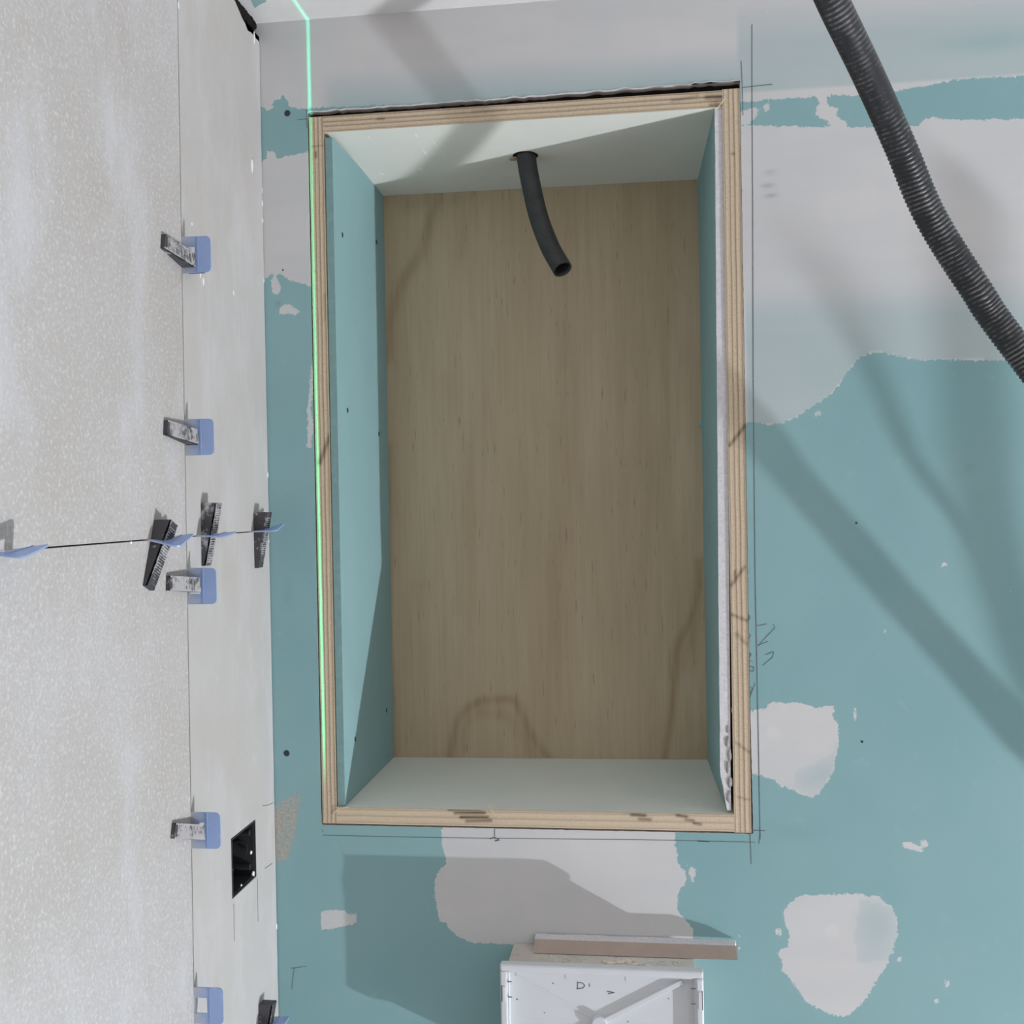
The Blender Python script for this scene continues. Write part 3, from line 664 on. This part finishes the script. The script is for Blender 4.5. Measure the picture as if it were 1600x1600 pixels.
# ragged, broken gypsum along the right lining's front edge
for v in lr.data.vertices:
    if v.co.y+niche.location.y*0 < .01: pass
for v in lr.data.vertices:                  # crumbling towards the bottom
    z = v.co.z
    if abs(v.co.y-.0015) < 1e-5 and v.co.x < .0800:
        v.co.x += .0005*snoise(z*120, 3)+(.0035*abs(snoise(z*60, 9)))*max(0, min(1, (1.46-z)/.08))+.0085*max(0, min(1, (1.375-z)/.045))
m_rub = plain('grey_rubble', (.40, .37, .36), .95, .3, 250)
for j, (px, py, rr) in enumerate([(1139,1160,.0032),(1142,1180,.0036),(1140,1200,.0034),(1143,1222,.0035),(1141,1245,.0032),(1140,1140,.0022),(1146,1110,.0016)]):
    p = B(px-2, py); bm = bmesh.new(); blobmesh(bm, (p[0], .0010, p[2]), rr, (.8, .35, 2.0), j+9, .5)
    loc(from_bm('grey_filler', bm, m_rub, niche, True))
# screw heads in the linings
def xl(px, py):                              # point on the left lining's face
    y = .1
    for _ in range(12):
        x = -.3830+.0045*(y/.24); p = L(px, py, x); y = p[1]
    return p
for px, py in ((535,367),(543,641),(588,378),(592,678),(604,1110),(555,1155)):
    p = xl(px, py); o = disc('screw', (p[0]+.0002, p[1], p[2]), .0034, (1, 0, 0), m_screw, niche); loc(o)
for py, y in ((595, .12), (470, .2)):
    p = B(1100, py, y); disc_o = disc('screw', (.0745, y, p[2]), .003, (-1, 0, 0), m_screw, niche); loc(disc_o)
bm = bmesh.new(); p = B(1092, 663, .23); blobmesh(bm, (.069, .235, p[2]), .004, (1, .5, 1), 2); loc(from_bm('wall_plug', bm, m_teal_in, niche, True))
# scuffs on the niche ceiling
bm = bmesh.new()
def ctop(px, py):
    z = 2.154
    for _ in range(12):
        p = Zp(px, py, z); z = 2.1588-.0125*(p[1]/.24)
    return p
bm.free()
for a, b2, w_ in (((648,207),(654,216),.003),((672,215),(685,230),.0015),((660,233),(668,243),.004),((650,262),(664,266),.006),((665,235),(703,247),.0010),((575,212),(577,216),.003),((590,268),(602,274),.004),((683,232),(700,246),.001)):
    pa, pb = Vector(ctop(*a)), Vector(ctop(*b2)); d = (pb-pa); n = Vector((-d.y, d.x, 0)).normalized()*w_/2; dn = Vector((0, 0, -.0003))
    bm = bmesh.new(); q_ = [pa+dn*1.2, pa.lerp(pb, .5)-n+dn*1.2, pb+dn*1.2, pa.lerp(pb, .5)+n+dn*1.2]; bm.faces.new([bm.verts.new(v) for v in q_])
    loc(from_bm('white_scuff', bm, m_scuff, niche))
# near-black blocks painting the shade of the gap round the box, behind the drywall
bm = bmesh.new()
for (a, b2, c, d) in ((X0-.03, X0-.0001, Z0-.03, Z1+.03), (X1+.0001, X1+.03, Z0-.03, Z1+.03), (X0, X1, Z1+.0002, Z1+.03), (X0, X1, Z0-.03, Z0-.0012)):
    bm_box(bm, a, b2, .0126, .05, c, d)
o = from_bm('cavity_shade_block', bm, m_gap, wall)

# ------------------------------------------------------------------ conduit stub in the niche ceiling
top = ctop(822, 243)
yc = top[1]
pts = spline([top+np.array([0, 0, .03]), top, B(830,290,yc+.004), B(842,340,yc+.002), B(859,385,yc-.008), B(879,421,yc-.026)], 8)
bm = bmesh.new(); n = 24; R0 = .0126
outer = tube(bm, pts, R0, n, cap=False); inner = tube(bm, pts[-14:], R0-.0018, n, cap=False)
# join the rims with matching rotation
near = min(range(n), key=lambda k: (inner[-1][k].co-outer[-1][0].co).length)
for k in range(n): bm.faces.new([outer[-1][k], outer[-1][(k+1) % n], inner[-1][(near+k+1) % n], inner[-1][(near+k) % n]])
cd = from_bm('electrical_conduit', bm, m_cond, None, True); tag(cd, 'short smooth black conduit stub hanging from the niche ceiling, open end down', 'conduit')
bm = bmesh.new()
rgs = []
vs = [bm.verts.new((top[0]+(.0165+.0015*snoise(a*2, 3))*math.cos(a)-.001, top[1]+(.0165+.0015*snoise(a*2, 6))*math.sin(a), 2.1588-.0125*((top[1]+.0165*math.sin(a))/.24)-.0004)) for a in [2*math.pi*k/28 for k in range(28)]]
bm.faces.new(vs); loc(from_bm('conduit_hole_shade', bm, m_gap, niche))  # flat near-black disc, the shade of the hole put into its colour
bm = bmesh.new(); pf = ctop(803, 247); blobmesh(bm, (pf[0], pf[1], pf[2]-.0008), .0065, (1, 1.2, .16), 4, .4); loc(from_bm('torn_paper', bm, m_flap, niche, True))

# ------------------------------------------------------------------ white junction box with the offcut lying on it
jb = empty('junction_box', (-.0, 0, 1.0)); tag(jb, 'white plastic junction box with open tray front on the wall below the niche', 'junction box')
yf = -.070
a = B(781, 1508, yf); b_ = B(1099, 1517, yf); bxl, bxr, bzt = a[0], b_[0], (a[2]+b_[2])/2; bzb = bzt-.152
def jbx(name, boxes, mat=m_white, bev=.0008):
    bm = bmesh.new()
    for bx in boxes: bm_box(bm, *bx)
    o = loc(from_bm(name, bm, mat, jb)); bevel(o, bev); return o
cz = bzt-.0035
jbx('casing', [(bxl+.0075, bxr-.0085, yf+.012, -.0005, bzb+.004, cz)], m_casing)
fw = .0085
jbx('front_frame', [(bxl, bxr, yf, yf+.012, bzt-fw, bzt), (bxl, bxr, yf, yf+.012, bzb, bzb+fw), (bxl, bxl+fw, yf, yf+.012, bzb+fw, bzt-fw), (bxr-fw, bxr, yf, yf+.012, bzb+fw, bzt-fw)], bev=.002)
jbx('inner_lip', [(bxl+fw, bxr-fw, yf+.0022, yf+.012, bzt-fw-.0016, bzt-fw), (bxl+fw, bxl+fw+.0016, yf+.0022, yf+.012, bzb+fw, bzt-fw-.0016), (bxr-fw-.0016, bxr-fw, yf+.0022, yf+.012, bzb+fw, bzt-fw-.0016)], bev=.0004)
jbx('tray', [(bxl+fw, bxr-fw, yf+.0105, yf+.0118, bzb+fw, bzt-fw)], bev=.0002)
cxm, czm = (bxl+bxr)/2, B(937, 1597, yf+.01)[2]; cxm = B(937, 1597, yf+.01)[0]
def rib(x0_, z0_, x1_, z1_, w_, h_):
    bm = bmesh.new(); d = Vector((x1_-x0_, 0, z1_-z0_)).normalized(); n = Vector((-d.z, 0, d.x))*w_/2
    A_, B_ = Vector((x0_, yf+.0106, z0_)), Vector((x1_, yf+.0106, z1_)); up = Vector((0, -h_, 0))
    bm_hexa(bm, [A_-n+up, B_-n+up, B_+n+up, A_+n+up, A_-n, B_-n, B_+n, A_+n]); o = loc(from_bm('diagonal_rib', bm, m_white, jb)); bevel(o, .0005)
p1 = B(1066, 1534, yf+.008); rib(cxm, czm, p1[0], p1[2], .0055, .0045)
p2 = B(806, 1523, yf+.01); rib(cxm, czm, p2[0], p2[2], .0030, .0010)
rib(cxm, czm, bxl+fw+.012, bzb+fw+.012, .0055, .0045); rib(cxm, czm, bxr-fw-.012, bzb+fw+.012, .003, .001)
bm = bmesh.new(); tube(bm, [(cxm, yf+.0106, czm), (cxm, yf+.003, czm)], .0085, 24); o = loc(from_bm('centre_boss', bm, m_white, jb)); bevel(o, .0006)
for px_, py_ in ((890,1525),(984,1529)):
    p = B(px_, py_, yf+.0105); bm = bmesh.new(); tube(bm, [(p[0], yf+.0106, p[2]), (p[0], yf+.0099, p[2])], .0048, 20); loc(from_bm('moulding_mark', bm, m_white, jb))
for sx, px_, pa, pb in ((1, 784, 1541, 1564), (-1, 1096, 1550, 1577)):
    za, zb = B(px_, pb, yf)[2], B(px_, pa, yf)[2]; xe = bxl if sx == 1 else bxr
    x_a, x_b = sorted((xe+sx*.0026, xe+sx*.0060)); jbx('snap_clip', [(x_a, x_b, yf-.0016, yf+.001, za, zb)], bev=.0004)
    x_a, x_b = sorted((xe+sx*.0010, xe+sx*.0022)); jbx('clip_slot_shade', [(x_a, x_b, yf-.0003, yf+.001, za-.001, zb+.001)], plain('slot_shadow', (.20, .20, .21)), bev=.0001)  # second box: dark raised strip painted as the shade of a slot
for px_, py_ in ((796,1534),(797,1558),(1083,1545),(1083,1569)):
    p = B(px_, py_, yf); jbx('notch', [(p[0]-.0025, p[0]+.0025, yf-.0002+.0, yf+.001, p[2]-.0005, p[2]+.0005)], m_pencil, bev=.0001)
def jstroke(name, lines, y=yf+.0102, wd=.0009):
    for part_ in ([lines] if name == 'handwriting' else [[l] for l in lines]):
     bm = bmesh.new()
     for pts in part_:
        pts = [B(*p, y) for p in pts]
        for a, b2 in zip(pts, pts[1:]):
            d = np.array([b2[0]-a[0], b2[2]-a[2]]); n = np.array([-d[1], d[0]])/(np.linalg.norm(d)+1e-9)*wd/2
            q_ = [(a[0]-n[0], a[2]-n[1]), (b2[0]-n[0], b2[2]-n[1]), (b2[0]+n[0], b2[2]+n[1]), (a[0]+n[0], a[2]+n[1])]
            bm_hexa(bm, [(x, y, z) for x, z in q_]+[(x, y+.0003, z) for x, z in q_])
     loc(from_bm(name, bm, m_pencil, jb))
jstroke('handwriting', [[(903,1535),(902,1546)], [(901,1535),(910,1536),(914,1540),(911,1544),(901,1545)], [(921,1537),(921,1542)], [(948,1549),(960,1551),(950,1553)]])
jstroke('pen_dot', [[(810,1524),(813,1526)], [(863,1536),(865,1537)], [(850,1582),(851,1583)], [(1044,1560),(1045,1561)], [(807,1561),(809,1562)], [(980,1596),(982,1597)]], wd=.0013)
bm = bmesh.new(); rg = random.Random(5)
for j in range(26):
    t = rg.random(); px_ = 830+240*rg.random(); xx = B(px_, 1500, -.045)[0]
    blobmesh(bm, (xx, -.037-.012*rg.random(), cz+.0004), rg.uniform(.0006, .0022), (1.4, 1, .5), j, .5, 1)
for j in range(10): blobmesh(bm, (B(945+80*rg.random(), 1500, -.05)[0], -.040-.012*rg.random(), cz+.0006), rg.uniform(.002, .0045), (1.6, 1, .45), j+30, .5, 2)
cr = from_bm('plaster_crumbs', bm, m_crumb, None, True); tag(cr, 'pale plaster crumbs scattered on top of the white junction box', 'debris', None, 'stuff')
# offcut
ob = empty('plasterboard_offcut', (0, -.02, cz)); tag(ob, 'narrow plasterboard offcut lying on top of the white junction box', 'plasterboard offcut')
oy0, oy1 = -.031, -.0180
xa = B(833, 1482, oy0)[0]; xb_ = B(1153, 1489, oy0)[0]; zo0 = cz+.0004; zo1 = zo0+.0150
n = 40; V = []; Fs = []
def offc(name, sec, mat, jit=.0003):         # a strip leaning back against the wall, cross-section given as (y, z)
    bm = bmesh.new(); rings = []
    for i in range(n+1):
        s = i/n; x = xa+(xb_-xa)*s; jj = jit*snoise(s*14, 3)*2+jit*snoise(s*50, 8)
        rings.append([bm.verts.new((x-(.002 if i == n and k < 2 else 0), y+(jj if k in (1, 2) else 0), z+(jj if k in (1, 2) else 0))) for k, (y, z) in enumerate(sec)])
    for r1, r2 in zip(rings, rings[1:]):
        for k in range(4): bm.faces.new([r1[k], r1[(k+1) % 4], r2[(k+1) % 4], r2[k]])
    bm.faces.new(rings[0]); bm.faces.new(rings[-1][::-1]); return loc(from_bm(name, bm, mat, ob))
za = cz+.0006
c_ = offc('gypsum_core', [(-.0285, za), (-.0128, za+.0110), (-.0012, za+.0125), (-.0125, za)], m_gyp); tag(c_, 'white ragged gypsum edge')
c_ = offc('paper_face', [(-.0292, za+.0002), (-.0138, za+.0107), (-.0128, za+.0104), (-.0284, za+.0001)], m_paper, jit=0); tag(c_, 'brown paper face')

# ------------------------------------------------------------------ corrugated hose crossing in front of the wall, and its loop off to the right
def from_shadow(px, py, h):                  # the place of something h in front of the wall whose lamp shadow falls on this spot of the wall
    w_ = B(px, py); s = h/abs(LAMP[1]); return w_+(LAMP-w_)*s
def vis(px, py, h): return B(px, py, -h)
path = [vis(1262,-90,.42), vis(1300,0,.40), vis(1354,112,.365), vis(1405,225,.335), vis(1453,337,.312), vis(1522,448,.298), vis(1601,560,.290)]
path += [from_shadow(*q_) for q_ in ((621,35,.290),(705,143,.290),(800,247,.288),(910,364,.286),(1030,493,.284),(1165,645,.28),(1206,706,.278),(1319,834,.27),(1401,929,.27),(1551,1096,.27),(1700,1280,.28))]
path += [from_shadow(*q_) for q_ in ((1810,1450,.30),(1830,1600,.32),(1770,1680,.35),(1760,1500,.37),(1672,1200,.37),(1595,1000,.37),(1540,800,.37),(1520,560,.39),(1508,250,.44))]
cl = spline(path, 60)
cum = [0]
for a, b2 in zip(cl, cl[1:]): cum.append(cum[-1]+float(np.linalg.norm(b2-a)))
tot = cum[-1]
def at_len(s):
    i = int(np.clip(np.searchsorted(cum, s)-1, 0, len(cl)-2)); t = (s-cum[i])/max(1e-9, cum[i+1]-cum[i]); return cl[i]+(cl[i+1]-cl[i])*t
pitch = .0040; end_vis = cum[60*6]+.03; pts = []; rad = []; rg_ = []; s = 0; k = 0
while s < tot:
    if s < end_vis:
        ph = k % 4; pts.append(at_len(s)); amp = .0007*min(1, max(0.06, (s-.13)/.08))
        rad.append(.0127+(amp if ph in (1, 2) else -amp*.3)); rg_.append(1. if ph in (1, 2) else 0.); s += pitch/4
    else: pts.append(at_len(s)); rad.append(.0132 if s < tot*.60 else .0100); rg_.append(.3); s += .015
    k += 1
bm = bmesh.new(); tube(bm, pts, rad, 24)
ho = from_bm('corrugated_hose', bm, m_hose, None, True); tag(ho, 'black corrugated hose crossing diagonally in front of the wall, top right', 'hose')
attr(ho, 'ridge', [r for r in rg_ for _ in range(24)])
path = [from_shadow(*q_) for q_ in ((1285,400,.58),(1345,540,.40),(1378,610,.33),(1412,690,.30),(1462,768,.28),(1505,825,.26),(1540,900,.25),(1580,1010,.25),(1640,1150,.25),(1720,1400,.25))]
bm = bmesh.new(); tube(bm, spline(path, 10), .0052, 12)
tag(from_bm('power_cable', bm, m_cond, None, True), 'thick black power cable hanging just outside the right edge of the photo', 'cable')
